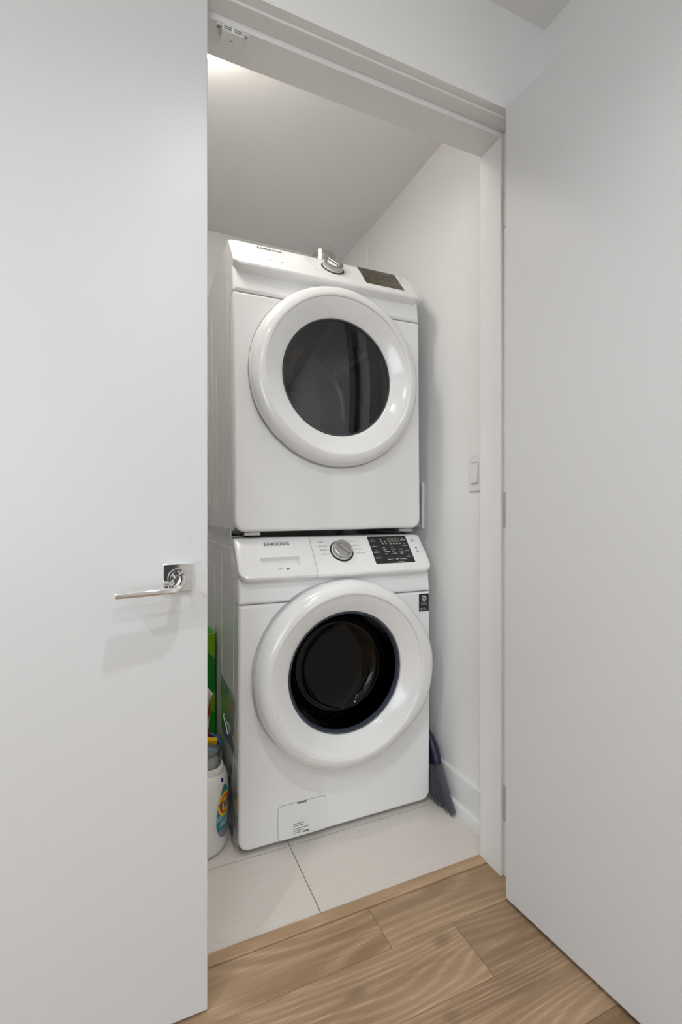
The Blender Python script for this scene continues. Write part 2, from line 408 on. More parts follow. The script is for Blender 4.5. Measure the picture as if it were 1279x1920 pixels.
tag(wn, 'wide white framed window, unseen, added behind the camera for fill daylight', 'window', kind='structure')
wl_, wh_ = (WNX1-WNX0)/2, WNZ1-WNZ0
bm = bmesh.new()
for b in ((-wl_, -wl_+.05, 0, wh_), (wl_-.05, wl_, 0, wh_), (-.025, .025, 0, wh_), (-wl_, wl_, 0, .05), (-wl_, wl_, wh_-.05, wh_)): bx(bm, b[0], b[1], -.025, .025, b[2], b[3])
obj('window_frame', bm, 'trim', wn)
for sg in (-1, 1): box('pane', (sg*wl_/2-wl_/2+.04, sg*wl_/2+wl_/2-.04, -.003, .003, .04, wh_-.04), 'pane', wn)
pl_ = bpy.data.lights.new('window_portal', 'AREA'); pl_.shape = 'RECTANGLE'; pl_.size = 2*wl_; pl_.size_y = wh_; pl_.cycles.is_portal = True
po = bpy.data.objects.new('window_portal', pl_); COL.objects.link(po); po.location = ((WNX0+WNX1)/2, HY0-.11, WNZ0+wh_/2); po.rotation_euler = (PI/2, 0, 0)
dk = struct('added_dark_door', (-0.45, 0.41, HY0, HY0+.04, 0.01, 2.08), 'slate', 'dark slate grey door, unseen, added behind the camera for dark reflections', 'door', .003)  # unseen, added so the chrome rosette has something dark to reflect
struct('wall_closet_right', (CX1, CX1+.1, WY1, CY1+.1, 0, CEIL), 'closet_wall', 'white closet wall right of the stacked machines', 'wall')
struct('wall_closet_left', (CX0-.1, CX0, WY1, CY1+.1, 0, CEIL), 'closet_wall', 'white closet wall left of the stacked machines', 'wall')
struct('wall_closet_back', (CX0, CX1, CY1, CY1+.1, 0, CEIL), 'closet_wall', 'white closet wall behind the stacked machines', 'wall')
# door frame
fr = bpy.data.objects.new('trim_2', None); COL.objects.link(fr); fr.location = (0.14, 1.08, 0)
tag(fr, 'white rebated door frame around the closet doorway', 'door frame', kind='structure')
def frp(name, boxes):
    bm = bmesh.new()
    for b in boxes: bx(bm, b[0]-.14, b[1]-.14, b[2]-1.08, b[3]-1.08, b[4], b[5], bev=0.0012, seg=1)
    return obj(name, bm, 'trim', fr, smooth=40)
frp('head_jamb', [(OX0, OX1, 1.02, WY1, 2.146, OZ)]); frp('head_stop', [(OX0+.006, OX1-.006, 1.059, WY1, 2.131, 2.146)])
frp('side_jamb', [(OX1-.006, OX1, 1.02, WY1, 0, 2.146)]); frp('side_stop', [(OX1-.018, OX1-.006, 1.059, WY1, 0, 2.131)])
frp('side_jamb', [(OX0, OX0+.006, 1.02, WY1, 0, 2.146)]); frp('side_stop', [(OX0+.006, OX0+.018, 1.059, WY1, 0, 2.131)])
# closet baseboards
bb = bpy.data.objects.new('baseboard_right', None); COL.objects.link(bb); bb.location = (CX1, 1.75, 0)
tag(bb, 'white closet baseboard with shoe moulding along the right wall', 'baseboard', kind='structure')
def prof_along_y(name, prof, ya, yb, mat, parent):
    bm = bmesh.new(); loft(bm, [[(x, ya, z) for x, z in prof], [(x, yb, z) for x, z in prof]])
    return obj(name, bm, mat, parent, smooth=35)
prof_along_y('board', [(0, 0), (-.0125, 0), (-.0125, .120), (-.011, .127), (-.006, .130), (0, .131)], -.601, .619, 'trim', bb)
prof_along_y('shoe_moulding', [(-.0127, 0), (-.027, 0), (-.027, .022), (-.024, .031), (-.0127, .036)], -.601, .619, 'trim', bb)
bb2 = tag(box('baseboard_back', (CX0, CX1-.03, CY1-.0125, CY1, 0, .131), 'trim', None, .002), 'white baseboard along the closet back wall', 'baseboard', kind='structure')
# thin board lining the far end of the right closet wall (its front edge is the vertical line above the dryer)
struct('trim_3', (CX1-.009, CX1, 2.069, CY1, .14, CEIL), 'closet_wall', 'white lining board at the far end of the right closet wall', 'panel', .0015)

# ---------------------------------------------------------------- doors
def slab_door(name, w, t, z0, z1, mat):
    bm = bmesh.new(); bx(bm, 0, w, 0, t, z0, z1, bev=0.0022, seg=2)
    return obj(name, bm, mat, None, smooth=40)
dl = slab_door('door_1', 0.826, 0.040, 0.010, 2.142, 'door'); dl.location = (-0.684, 1.015, 0)
tag(dl, 'white flush door with a chrome lever, closed on the left', 'door', kind='structure')
dr = slab_door('door_2', 0.815, 0.040, 0.012, 2.140, 'door')
ang = math.atan2(-0.9977, 0.068)
dr.location = (0.9165, 0.984, 0); dr.rotation_euler = (0, 0, ang)
tag(dr, 'plain white flush door swung wide open on the right', 'door', kind='structure')
# hinges sit in the rebate between the right jamb and the open door
for zc in (1.92, 1.057, 0.212):
    bm = bmesh.new()
    R_ = Matrix.Rotation(-ang, 4, 'Z')
    def wl(p): return R_ @ (Vector(p)-Vector((0.9165, 0.984, 0)))
    t = bmesh.new(); bx(t, .9768, .9798, 1.021, 1.0585, zc-.05, zc+.05, bev=.0004, seg=1)
    bx(t, .957, .9795, .9955, .9985, zc-.05, zc+.05)
    lathe(t, [(0, -.052), (.0055, -.052), (.0055, .052), (0, .052)], (.9735, 1.0035, zc), 12, 'Z')
    for v in t.verts: v.co = wl(v.co)
    obj('hinge', t, 'hinge', dr, smooth=40)
# lever set on the left door: built in door coordinates (door x = world x + .684, y = world y - 1.015)
HXC, HZC = 0.083+0.684, 0.9165
bm = bmesh.new()
bx(bm, HXC-.028, HXC+.028, -.0075, 0, HZC-.028, HZC+.028, bev=.0012)
ros = obj('rosette', bm, 'chrome', dl, smooth=40); ros['label'] = 'square chrome rosette of the lever'
bm = bmesh.new(); lathe(bm, [(.0, -.0075), (.0205, -.0075), (.0205, -.0105), (.019, -.012), (.0155, -.012), (.0145, -.010), (.0105, -.010), (.0105, -.050), (0, -.050)], (HXC, 0, HZC), 40)
obj('collar', bm, 'chrome', ros, smooth=35)
bm = bmesh.new()
path = []
for k in range(0, 9):                                   # curved drop from the neck down into the arm
    a = math.radians(8-88*k/8)
    path.append((HXC-.017+.021*math.cos(a), HZC+.006+.0225*math.sin(a)))
path = [(HXC+.0035, HZC+.011)]+path+[(HXC-.04, HZC-.0175), (HXC-.08, HZC-.0185), (HXC-.113, HZC-.019)]
rings = []
for i, (x, z) in enumerate(path):
    a_, b__ = path[max(i-1, 0)], path[min(i+1, len(path)-1)]
    tx, tz = b__[0]-a_[0], b__[1]-a_[1]; l = math.hypot(tx, tz); nx, nz = -tz/l, tx/l
    f = i/(len(path)-1); th = .0062*(1-.08*f); yw = .0125+.002*max(0, f-.5)*2; yc = -.048-.013*max(0, f-.5)*2
    sec = rrect(-yw, yw, -th, th, .003, .003, .003, .003, 3)
    rings.append([(x+nx*v, yc+u, z+nz*v) for u, v in sec])
loft(bm, rings)
lev = obj('lever', bm, 'chrome', dl, smooth=40); lev['label'] = 'flat chrome lever bent down from its neck'

# magnetic catch under the door head
mc = empty('door_catch', (0.204, 1.078, 2.131), 'small white slotted catch screwed under the door head, upper left', 'catch')
def mcp(name, boxes, mat, bev=0.0):
    bm = bmesh.new()
    for b in boxes: bx(bm, *b, bev=bev, seg=1)
    return obj(name, bm, mat, mc, smooth=40 if bev else None)
mcp('housing', [(-.024, .024, -.018, .016, -.014, 0)], 'trim', .0012)
mcp('mounting_plate', [(-.037, .037, -.016, -.002, -.003, 0)], 'trim', .0008)
for sx in (-1, 1):
    for zz in (-.0052, -.0098):
        mcp('slot', [(sx*.0115-.0085, sx*.0115+.0085, -.0186, -.0179, zz-.0013, zz+.0013)], 'slot')
    bm = bmesh.new(); lathe(bm, [(0, -.0042), (.0032, -.0038), (.0036, -.003), (0, -.003)], (sx*.0305, -.009, 0), 12, 'Z'); obj('screw', bm, 'screw', mc)
mcp('recess_mark', [(-.003, .003, .001, .0035, -.0144, -.0139)], 'slot')

# light switch on the right closet wall
sw = empty('light_switch', (CX1, 1.268, 1.181), 'white rocker light switch on the right closet wall', 'switch')
bm = bmesh.new()
def plate_x(bm, y0, y1, z0, z1, x0, x1, bev):      # plate facing -x
    bx(bm, x0, x1, y0, y1, z0, z1, bev=bev, seg=2)
bx(bm, -.0065, 0, -.035, .035, -.0615, .0615, bev=.003)
obj('plate', bm, 'trim', sw, smooth=40)
bm = bmesh.new(); bx(bm, -.0072, -.006, -.018, .018, -.0345, .0345); obj('surround', bm, 'slot', sw)
bm = bmesh.new()
loft(bm, [[(-.0068, -.0165, -.033), (-.0125, -.0165, -.032), (-.0075, -.0165, .033), (-.0062, -.0165, .033)], [(-.0068, .0165, -.033), (-.0125, .0165, -.032), (-.0075, .0165, .033), (-.0062, .0165, .033)]])
obj('rocker', bm, 'trim', sw)

# wall box with bevelled flange beside the dryer
ob = empty('outlet_box', (CX1, 1.69, 1.076), 'white framed wall box on the right wall beside the dryer', 'wall box')
def rx(x, ins, y0=-.109, y1=.11, z0=-.09, z1=.092): return [(x, y0+ins, z0+ins), (x, y1-ins, z0+ins), (x, y1-ins, z1-ins), (x, y0+ins, z1-ins)]
bm = bmesh.new(); loft(bm, [rx(0, 0), rx(-.006, 0), rx(-.008, .0025), rx(-.008, .006), rx(-.003, .022), rx(-.003, .03), rx(0, .03)], True, (False, False)); obj('flange', bm, 'trim', ob)
bm = bmesh.new(); bx(bm, -.0022, 0, -.08, .081, -.061, .063); pl = obj('back_plate', bm, 'slot', ob)
for yy in (-.03, .03):
    bm = bmesh.new(); lathe(bm, [(0, -.02), (.01, -.02), (.011, -.012), (.011, -.0022), (0, -.0022)], (0, yy, .0), 14, 'X'); obj('valve', bm, 'satin', ob, smooth=40)

# ---------------------------------------------------------------- lamps
def downlight(x, y, W, label, spot=False):
    o = empty('downlight', (x, y, CEIL), label, 'ceiling light', 'recessed hall downlights')
    bm = bmesh.new(); lathe(bm, [(.042, -.0005), (.042, -.004), (.058, -.006), (.060, -.003), (.060, 0)], (0, 0, 0), 40, 'Z'); obj('trim_ring', bm, 'trim', o, smooth=40)
    bm = bmesh.new(); lathe(bm, [(0, -.0015), (.042, -.0015), (.042, -.0005), (0, -.0005)], (0, 0, 0), 32, 'Z'); obj('lens', bm, 'lamp_hall', o)
    if spot:                                       # deep recessed can: light falls off towards the sides
        l = bpy.data.lights.new('lamp', 'SPOT'); l.spot_size = math.radians(130); l.spot_blend = 1.0; l.shadow_soft_size = 0.03
    else:
        l = bpy.data.lights.new('lamp', 'AREA'); l.shape = 'DISK'; l.size = 0.07
    l.energy = W; l.color = HALL_COL
    lo = bpy.data.objects.new('lamp', l); COL.objects.link(lo); lo.parent = o; lo.location = (0, 0, -.009)
    return o
HL = ['recessed round downlight in the hall ceiling nearest the closet door', 'recessed round downlight in the hall ceiling behind the camera', 'unseen fill downlight added in the hall ceiling left of the camera', 'unseen fill downlight added in the hall ceiling between added window and camera', 'unseen fill downlight added in the hall ceiling before the added slate door', 'unseen fill downlight added in the far left of the hall ceiling']
for k, ((x, y, W), lb) in enumerate(zip(HALL_LIGHTS, HL)): downlight(x, y, W, lb, spot=(k == 0))
cl = empty('ceiling_lamp', (0.125, 1.305, CEIL), 'round white flush ceiling lamp glowing inside the closet above the door', 'ceiling lamp')
bm = bmesh.new(); lathe(bm, [(0, 0), (.140, 0), (.142, -.004), (.142, -.016), (.138, -.018), (0, -.018)], (0, 0, 0), 56, 'Z'); obj('lamp_base', bm, 'trim', cl, smooth=35)
bm = bmesh.new(); lathe(bm, [(.136, -.018), (.138, -.040), (.132, -.055), (.115, -.063), (0, -.066)], (0, 0, 0), 56, 'Z'); obj('diffuser', bm, 'lamp_on', cl, smooth=50)
l = bpy.data.lights.new('bulb', 'AREA'); l.shape = 'DISK'; l.size = 0.2; l.energy = CLOSET_W; l.color = CLOSET_COL
lo = bpy.data.objects.new('bulb', l); COL.objects.link(lo); lo.parent = cl; lo.location = (0, 0, -.072)

# ---------------------------------------------------------------- washer and dryer
# machine space: x across (centre 0), y depth (0 = front face), z up
SU, SN = (0.63, 0.7766), (-0.7766, 0.63)         # console slope: up direction and outward normal in (y, z)
S0 = (-0.008, 0.864)
def on_slope(x, s, q=0.0):
    return (x, S0[0]+SU[0]*s+SN[0]*q, S0[1]+SU[1]*s+SN[1]*q)
def slope_s(z): return (z-S0[1])/SU[1]
HW = 0.343; SEAM = 0.764; DC = (0.0, 0.530); DISH_R = 0.3075
CON_PROF = [(-.0, -.085), (-.014, -.040), (-.0225, -.020), (-.0225, -.006), (-.018, -.0012), (-.010, 0), (.0, .0004), (.06, .001), (.118, 0), (.130, -.0016), (.137, -.006), (.141, -.014), (.141, -.05), (.10, -.105)]
def console_piece(bm, x0, x1, rl, rr):
    xs = []
    def ends(x, r, sgn):
        return [(x-sgn*r*(1-math.sin(PI/2*k/8)) if False else x-sgn*r+sgn*r*math.sin(PI/2*k/8), r*(1-math.cos(PI/2*k/8))) for k in range(9)]
    left = [(x, d) for x, d in ends(x0, rl, -1)][::-1]; right = ends(x1, rr, 1)
    L = .141+.0225; rings = []
    for i, (x, d) in enumerate(left+right):
        k = 1-d/L; q2 = d*0.22
        rings.append([on_slope(x, .141-(.141-s)*k, (q-q2) if q > -.03 else q) for s, q in CON_PROF])
    loft(bm, rings); return bm
def cutter_dish(bm):
    lathe(bm, [(0, -.02), (DISH_R+.012, -.02), (DISH_R, .0005), (DISH_R-.004, .005), (DISH_R-.012, .0095), (.225, .0095), (.218, .013), (.218, .09), (0, .09)], (DC[0], 0, DC[1]), 96); return bm

def machine(washer, root, z_bot):
    global DC
    DC = (0.001, 0.527) if washer else (0.009, 0.523)
    PD = 0.018 if washer else 0.0           # how much further the door stands out
    push = lambda pr: [(r, t-PD) if t < -.001 else (r, t) for r, t in pr]
    P = lambda n, bm, m, par=root, sm=35: obj(n, bm, m, par, smooth=sm)
    en = 'enamel'
    # cabinet: hollow shell
    for sx in (-1, 1):
        bm = bmesh.new()
        prof = [(.046, z_bot+.004), (.046, .862), (.092, .925), (.120, .958), (.135, .966), (.70, .966), (.70, z_bot+.004)]
        xo, xi = sx*.3425, sx*.335
        loft(bm, [[(xi, y, z) for y, z in prof], [(xo-sx*.002, y, z) for y, z in prof], [(xo, y+(.002 if i in (0, 1, 2, 3, 4) else -.002), z+(.002 if i in (0, 6) else (-.002 if i in (4, 5) else 0))) for i, (y, z) in enumerate(prof)]])
        sp = P('side_panel', bm, 'side', root, 30)
        # pressed beads in the sheet metal
        if washer:
            paths = [[(.60, .93), (.112, .93), (.075, .885), (.070, .85), (.082, .60), (.085, .12)], [(.30, .90), (.30, .12)], [(.47, .84), (.47, .10)]]
        else:
            paths = [[(.10, .85), (.10, .08)], [(.335, .60), (.335, .11), (.30, .075)], [(.45, .86), (.435, .80), (.43, .12), (.40, .08)], [(.54, .80), (.54, .16), (.51, .10)]]
        for pth in paths:
            bm = bmesh.new(); tube(bm, [(sx*.3422, y, z) for y, z in pth], .0016, 8); P('bead', bm, 'side', sp)
    bm = bmesh.new(); bx(bm, -.3425, .3425, .128, .70, .962, .9665, bev=.002); P('top_panel', bm, en)
    bm = bmesh.new(); bx(bm, -.335, .335, .694, .70, z_bot+.01, .962); P('back_panel', bm, 'galv', root, None)
    bm = bmesh.new(); bx(bm, -.335, .335, .05, .694, z_bot+.004, z_bot+.01); P('base', bm, 'dark', root, None)
    # front panels with the shallow dish and porthole
    bm = bmesh.new(); slab(bm, -HW, HW, z_bot, SEAM, (.034, .034, .004, .004), 0, .045, .011)
    o = P('front_panel', bm, en); boolean(o, cutter_dish(bmesh.new()))
    bm = bmesh.new(); slab(bm, -HW, HW, SEAM+.0018, .868, (.004, .004, .02, .02), 0, .045, .011, yfun=lambda z: max(0, z-.80)**2*4.5)
    o = P('upper_front_panel', bm, en); boolean(o, cutter_dish(bmesh.new()))
    bm = bmesh.new(); bx(bm, -.334, .334, .012, .044, SEAM-.01, SEAM+.012); boolean(P('seam_strip', bm, 'slot', root, None), cutter_dish(bmesh.new()))
    for sx in (-1, 1):
        for yy in (.07, .64):
            bm = bmesh.new()
            z0f = 0 if washer else -.0085
            lathe(bm, [(0, z0f), (.021, z0f), (.021, z0f+.006), (.012, z0f+.008), (.012, z_bot+.006), (0, z_bot+.006)], (sx*.29, yy, 0), 20, 'Z'); P('foot', bm, 'dark')
    if washer:
        bm = bmesh.new(); bx(bm, -.335, .335, .06, .066, .0035, .02); P('plinth', bm, 'dark', root, None)
    # console
    if washer:
        bm = bmesh.new(); console_piece(bm, -.0930, HW, .0012, .034); con = P('console', bm, 'plastic')
        bm = bmesh.new(); console_piece(bm, -HW, -.0945, .034, .0012); drw = P('detergent_drawer', bm, 'plastic')
        cut = bmesh.new()      # finger slot
        rr = []
        for q, ins in ((.02, 0), (.0, 0), (-.004, .001), (-.014, .004)):
            rr.append([on_slope(a, c, q) for a, c in rrect(-.271+ins, -.143-ins, .0205+ins*.3, .0535-ins, .012, .012, .006, .006, 5)])
        loft(cut, rr); boolean(drw, cut)
    else:
        bm = bmesh.new(); console_piece(bm, -HW, HW, .034, .034); con = P('console', bm, 'plastic'); drw = con
    # maker's lettering on the console
    bm = bmesh.new(); add_text(bm, 'SAMSUNG', .0165, lambda u, v: on_slope(-.210+u, .104+v*1.05, .0016), bold=.00055, spacing=1.18); lg = P('logo_lettering', bm, 'ink_logo' if washer else 'ink_dark', drw, None)
    def bars(bm, x, s, widths, h, q=.0013, gap=.0012, skew=0):
        for wd in widths:
            vs = [bm.verts.new(on_slope(a, b_, q)) for a, b_ in ((x, s), (x+wd, s), (x+wd, s+h), (x, s+h))]; bm.faces.new(vs); x += wd+gap
    def emblem(cx, cs, r):
        bm = bmesh.new()
        for (sx_, a0, a1) in ((1, 20, 200), (1, 200, 380)):
            p_ = []
            off = .12*r if a0 == 20 else -.12*r
            for k in range(13):
                a = math.radians(a0+(a1-a0)*k/12); p_.append((1.35*r*math.cos(a)+off, .85*r*math.sin(a)+off))
            bm.faces.new([bm.verts.new(on_slope(cx+u, cs+v, .0013)) for u, v in p_])
        return bm
    if washer:
        bm = bmesh.new(); add_text(bm, 'VRT', .0085, lambda u, v: on_slope(-.212+u, .0085+v, .0013), bold=.0001); P('vrt_lettering', bm, 'ink', drw, None)
        P('emblem', emblem(-.190, .0085, .0042), 'ink', drw, None)
    else:
        bm = bmesh.new(); bars(bm, -.252, .026, (.012, .016, .012, .010), .0024); P('fine_print', bm, 'ink_faint', con, None)['kind'] = 'stuff'
        P('emblem', emblem(-.181, .027, .0042), 'ink_faint', con, None)
        bm = bmesh.new(); lathe(bm, [(0, .0), (.0028, .0), (0, .0004)], (0, 0, 0), 12, 'Z')
        for v in bm.verts: v.co = Vector(on_slope(-.065+v.co.x, .030+v.co.y, .0012+v.co.z))
        P('orange_mark', bm, 'orange', con, None)
        bm = bmesh.new(); bars(bm, -.058, .029, (.008, .010, .006), .002); bars(bm, .052, .020, (.004,), .004)
        P('fine_print', bm, 'ink_faint', con, None)['kind'] = 'stuff'
    # cycle names round the knob
    KX, KS = 0.010, 0.068
    if washer:
        cyc = (('NORMAL', -.058, .107), ('HEAVY DUTY', -.053, .090), ('BEDDING', -.054, .074), ('RINSE+SPIN', -.050, .057), ('QUICK WASH', .064, .107), ('PERM PRESS', .069, .090), ('DELICATES', .073, .074), ('ACTIVE WEAR', .077, .057))
        for s_, x, s in cyc:
            bm = bmesh.new(); add_text(bm, s_, .0058, lambda u, v, x=x, s=s: on_slope(x+u*.95, s+v, .0013), bold=.00004)
            P('cycle_lettering', bm, 'ink', con, None)
        bm = bmesh.new()
        for s_, x, s in cyc:
            xa = x+.5*.0038*len(s_)+.002 if x < 0 else x-.5*.0038*len(s_)-.012
            bars(bm, xa, s-.0003, (.010,), .0006)
        P('leader_lines', bm, 'ink_faint', con, None)['kind'] = 'stuff'
    else:
        bm = bmesh.new()
        for k in range(4):
            bars(bm, -.086+.005*k, .110-.017*k, (.009, .012), .0022); bars(bm, .052+.003*k, .108-.017*k, (.012, .009), .0022)
        P('cycle_print', bm, 'ink_faint', con, None)['kind'] = 'stuff'
    # knob, turned about the console normal
    def klathe(prof, seg=48):
        bm = bmesh.new(); lathe(bm, prof, (0, 0, 0), seg, 'Z')
        for v in bm.verts: v.co = Vector(on_slope(KX+v.co.x, KS+v.co.y, v.co.z))
        return bm
    kn = P('knob', klathe([(.0335, .006), (.0345, .008), (.0345, .0175), (.033, .0205), (.030, .0215), (.0285, .0205), (0, .0205)]), 'satin')
    P('knob_ring', klathe([(.0365, .0003), (.0365, .0055), (.0335, .0065), (.0325, .0060), (.0325, .0003)]), 'plastic', kn)
    P('knob_gap', klathe([(.0425, .0003), (.0420, .0018), (.0405, .0030), (.0368, .0030), (.0365, .0003)]), 'gap', kn)
    P('knob_stem', klathe([(.0300, .0003), (.0290, .0055), (.0335, .006)]), 'chrome', kn)
    bm = bmesh.new()                                   # raised grip bar across the knob
    ca, sa = math.cos(math.radians(128)), math.sin(math.radians(128))
    rr = []
    for hgt, hw, hl in ((.0200, .0085, .028), (.0250, .0070, .0268), (.0265, .0055, .0255)):
        pts = rrect(-hl, hl, -hw, hw, hw*.9, hw*.9, hw*.9, hw*.9, 5)
        rr.append([on_slope(KX+u*ca-v*sa, KS+u*sa+v*ca, hgt) for u, v in pts])
    loft(bm, rr); P('grip', bm, 'satin', kn)
    bm = bmesh.new(); lathe(bm, [(0, .0272), (.0022, .0270), (.0022, .0262)], (0, 0, 0), 10, 'Z')
    for v in bm.verts: v.co = Vector(on_slope(KX+v.co.x+.017*ca, KS+v.co.y+.017*sa, v.co.z))
    P('pointer', bm, 'gap', kn, None)
    bm = bmesh.new()
    for deg in (20, 45, 205, 230, 255, 335):
        a = math.radians(deg); c_, s_ = math.cos(a), math.sin(a)
        vs = [bm.verts.new(on_slope(KX+r*c_-t*s_, KS+r*s_+t*c_, .0222)) for r, t in ((.0235, -.0007), (.0285, -.0007), (.0285, .0007), (.0235, .0007))]; bm.faces.new(vs)
    P('tick_marks', bm, 'ink_white', kn, None)['kind'] = 'stuff'
    # touch display
    DX0, DX1, DS0, DS1 = .123, .279, .010, .126
    bm = bmesh.new()
    loft(bm, [[on_slope(a, c, .0002) for a, c in rrect(DX0, DX1, DS0, DS1, .006, .003, .003, .003, 4)], [on_slope(a, c, .0016) for a, c in rrect(DX0+.0004, DX1-.0004, DS0+.0004, DS1-.0004, .006, .003, .003, .003, 4)]])
    dp = P('display', bm, 'gloss_black' if washer else 'gloss_black_reflect', con)
    bm = bmesh.new(); vs = [bm.verts.new(on_slope(a, c, .0019)) for a, c in ((.198, .096), (.247, .096), (.247, .116), (.198, .116))]; bm.faces.new(vs); P('screen', bm, 'lcd', dp, None)
    bm = bmesh.new(); Q = .0021
    for k in range(4):
        bars(bm, .128, .103-.024*k, (.022,), .0032, Q); bars(bm, .137, .111-.024*k, (.004,), .0022, Q)
        bars(bm, .252, .105-.024*k, (.021,), .0032, Q); bars(bm, .260, .113-.024*k, (.004,), .0022, Q)
    for k, (wa, wb, wc) in enumerate(((.006, .009, 0), (.010, .017, .012), (.021, .007, .014), (.009, .016, .010))):
        bars(bm, .169, .074-.009*k, (.0015, wa), .0028, Q); bars(bm, .200, .075-.009*k, (.0015, wb), .0028, Q)
        if wc: bars(bm, .231, .0745-.009*k, (.0015, wc), .0028, Q)
    for x in (.203, .216, .229, .241): bars(bm, x, .089, (.008,), .003, Q)
    bars(bm, .172, .024, (.014,), .003, Q); bars(bm, .205, .024, (.010,), .003, Q); bars(bm, .228, .024, (.020,), .003, Q)
    for x in (.192, .222): bars(bm, x, .021, (.0012,), .010, Q)
    for x, s in ((.169, .108), (.171, .099), (.184, .099), (.173, .090), (.186, .090)): bars(bm, x, s, (.005,), .004, Q)
    bars(bm, .210, .0135, (.024,), .0016, Q)
    P('display_print', bm, 'ink_white' if washer else 'lcd', dp, None)['kind'] = 'stuff'
    bm = bmesh.new(); bars(bm, .293, .098, (.013,), .001); bars(bm, .297, .104, (.003,), .008); bars(bm, .302, .103, (.004,), .005)
    bars(bm, .301, .068, (.008,), .006); bars(bm, .300, .058, (.010,), .0022); bars(bm, .301, .052, (.010,), .0022); bars(bm, .300, .042, (.013,), .001); bars(bm, .245, .131, (.014,), .0010)
    bars(bm, .298, .074, (.010,), .0006); P('icon_print', bm, 'ink' if washer else 'ink_faint', con, None)['kind'] = 'stuff'
    # porthole door
    th0 = math.radians(-8 if washer else 186)
    def bulge(r, t, a):
        d = math.atan2(math.sin(a-th0), math.cos(a-th0)); g = math.exp(-(d/math.radians(34))**4)
        k = min(max((r-.262)/.04, 0), 1)
        return r+(.014 if washer else .006)*g*k, t-(.010 if washer else .006)*g*k
    prof = [(.1985, .004), (.1985, -.014), (.2015, -.0185), (.215, -.027), (.235, -.0385), (.250, -.0455), (.2570, -.0478), (.2590, -.0480), (.2602, -.0535), (.2625, -.0550), (.268, -.0552), (.279, -.0520), (.288, -.0465), (.295, -.039), (.300, -.029), (.3025, -.018), (.3025, -.006), (.299, .002), (.29, .005)]
    bm = bmesh.new(); lathe(bm, push(prof), (DC[0], 0, DC[1]), 120, closed=True, mod=bulge); door = P('porthole_door', bm, 'plastic', root, 34)
    if washer:
        bm = bmesh.new(); lathe(bm, push([(.1984, -.010), (.1965, -.0135), (.193, -.0125), (.1875, -.0015), (.1865, .03), (.1984, .03)]), (DC[0], 0, DC[1]), 80, closed=True); P('glass_rim', bm, 'rim', door)
        bm = bmesh.new(); lathe(bm, [(.187, -.018), (.182, -.004), (.172, .028), (.158, .056), (.135, .069), (.09, .074), (0, .076)], (DC[0], 0, DC[1]), 80); P('glass', bm, 'glass_w', door, 50)
        bm = bmesh.new(); lathe(bm, [(.217, .02), (.217, .10), (.262, .11), (.262, .50), (.24, .52), (0, .53)], (DC[0], 0, DC[1]), 64); drum = P('drum', bm, 'dsteel', root, 40)
    else:
        bm = bmesh.new(); lathe(bm, [(.1984, -.010), (.1970, -.0150), (.1945, -.0150), (.1925, -.010), (.1925, .004), (.1984, .004)], (DC[0], 0, DC[1]), 80, closed=True); P('glass_rim', bm, 'rim', door)
        bm = bmesh.new(); lathe(bm, [(.1930, -.011), (.14, -.016), (.07, -.0185), (0, -.019)], (DC[0], 0, DC[1]), 80); P('glass', bm, 'glass_d', door, 50)
        bm = bmesh.new(); lathe(bm, [(.190, .0), (.178, .035), (.165, .060), (.150, .066), (.140, .062)], (DC[0], 0, DC[1]), 64); P('inner_ring', bm, 'clear', door, 50)
        bm = bmesh.new(); lathe(bm, [(.217, .02), (.217, .10), (.262, .11), (.262, .50), (.24, .52), (0, .53)], (DC[0], 0, DC[1]), 64); drum = P('drum', bm, 'steel', root, 40)
        bm = bmesh.new(); lathe(bm, [(0, .505), (.095, .505), (.105, .512), (.108, .528), (0, .528)], (DC[0]-.02, 0, DC[1]-.02), 48); P('air_vent', bm, 'galv', drum)
    for k in range(3):
        a = math.radians(40+120*k); ca_, sa_ = math.cos(a), math.sin(a); bm = bmesh.new(); rr = []
        for yy, hh in ((.14, .015), (.20, .05), (.42, .05), (.49, .02)):
            rr.append([(DC[0]+r*ca_-t*sa_, yy, DC[1]+r*sa_+t*ca_) for r, t in ((.262, -.035), (.262-hh, -.010), (.262-hh, .010), (.262, .035))])
        loft(bm, rr); P('drum_paddle', bm, 'dsteel' if washer else 'plastic', drum)
    # extras
    if washer:
        # service flap with its seam, notch and small print
        bm = bmesh.new()
        loft(bm, [[(a, -.0003, c) for a, c in rrect(-.2225, -.0595, .0165, .1265, .014, .014, .014, .014, 6)], [(a, -.0006, c) for a, c in rrect(-.2222, -.0598, .0168, .1262, .014, .014, .014, .014, 6)]])
        sm_ = P('flap_seam', bm, 'slot')
        bm = bmesh.new(); rr = []
        for y, ins in ((-.0004, .0011), (-.0014, .0013), (-.0017, .0018)): rr.append([(a, y, c) for a, c in rrect(-.2225+ins, -.0595-ins, .0165+ins, .1265-ins, .013, .013, .013, .013, 6)])
        loft(bm, rr); fp = P('filter_flap', bm, en)
        bm = bmesh.new(); bx(bm, -.157, -.127, -.0021, -.0005, .1205, .1262); P('finger_notch', bm, 'slot', fp, None)
        bm = bmesh.new()
        def fb(x, z, ws, h=.0024):
            for w_ in ws:
                bm.faces.new([bm.verts.new((a, -.0021, c)) for a, c in ((x, z), (x+w_, z), (x+w_, z+h), (x, z+h))]); x += w_+.0012
        fb(-.172, .058, (.011, .008, .005, .008)); fb(-.172, .0515, (.006, .008, .006, .012)); fb(-.172, .0425, (.011, .004, .006, .009, .005, .010)); fb(-.172, .036, (.009, .010, .007, .005)); fb(-.172, .0295, (.006, .005, .010))
        fb(-.141, .027, (.022,), .0045)
        P('flap_print', bm, 'ink', fp, None)['kind'] = 'stuff'
        # black badge on the right
        SX0, SX1, SZ0, SZ1 = .2945, .3355, .694, .757
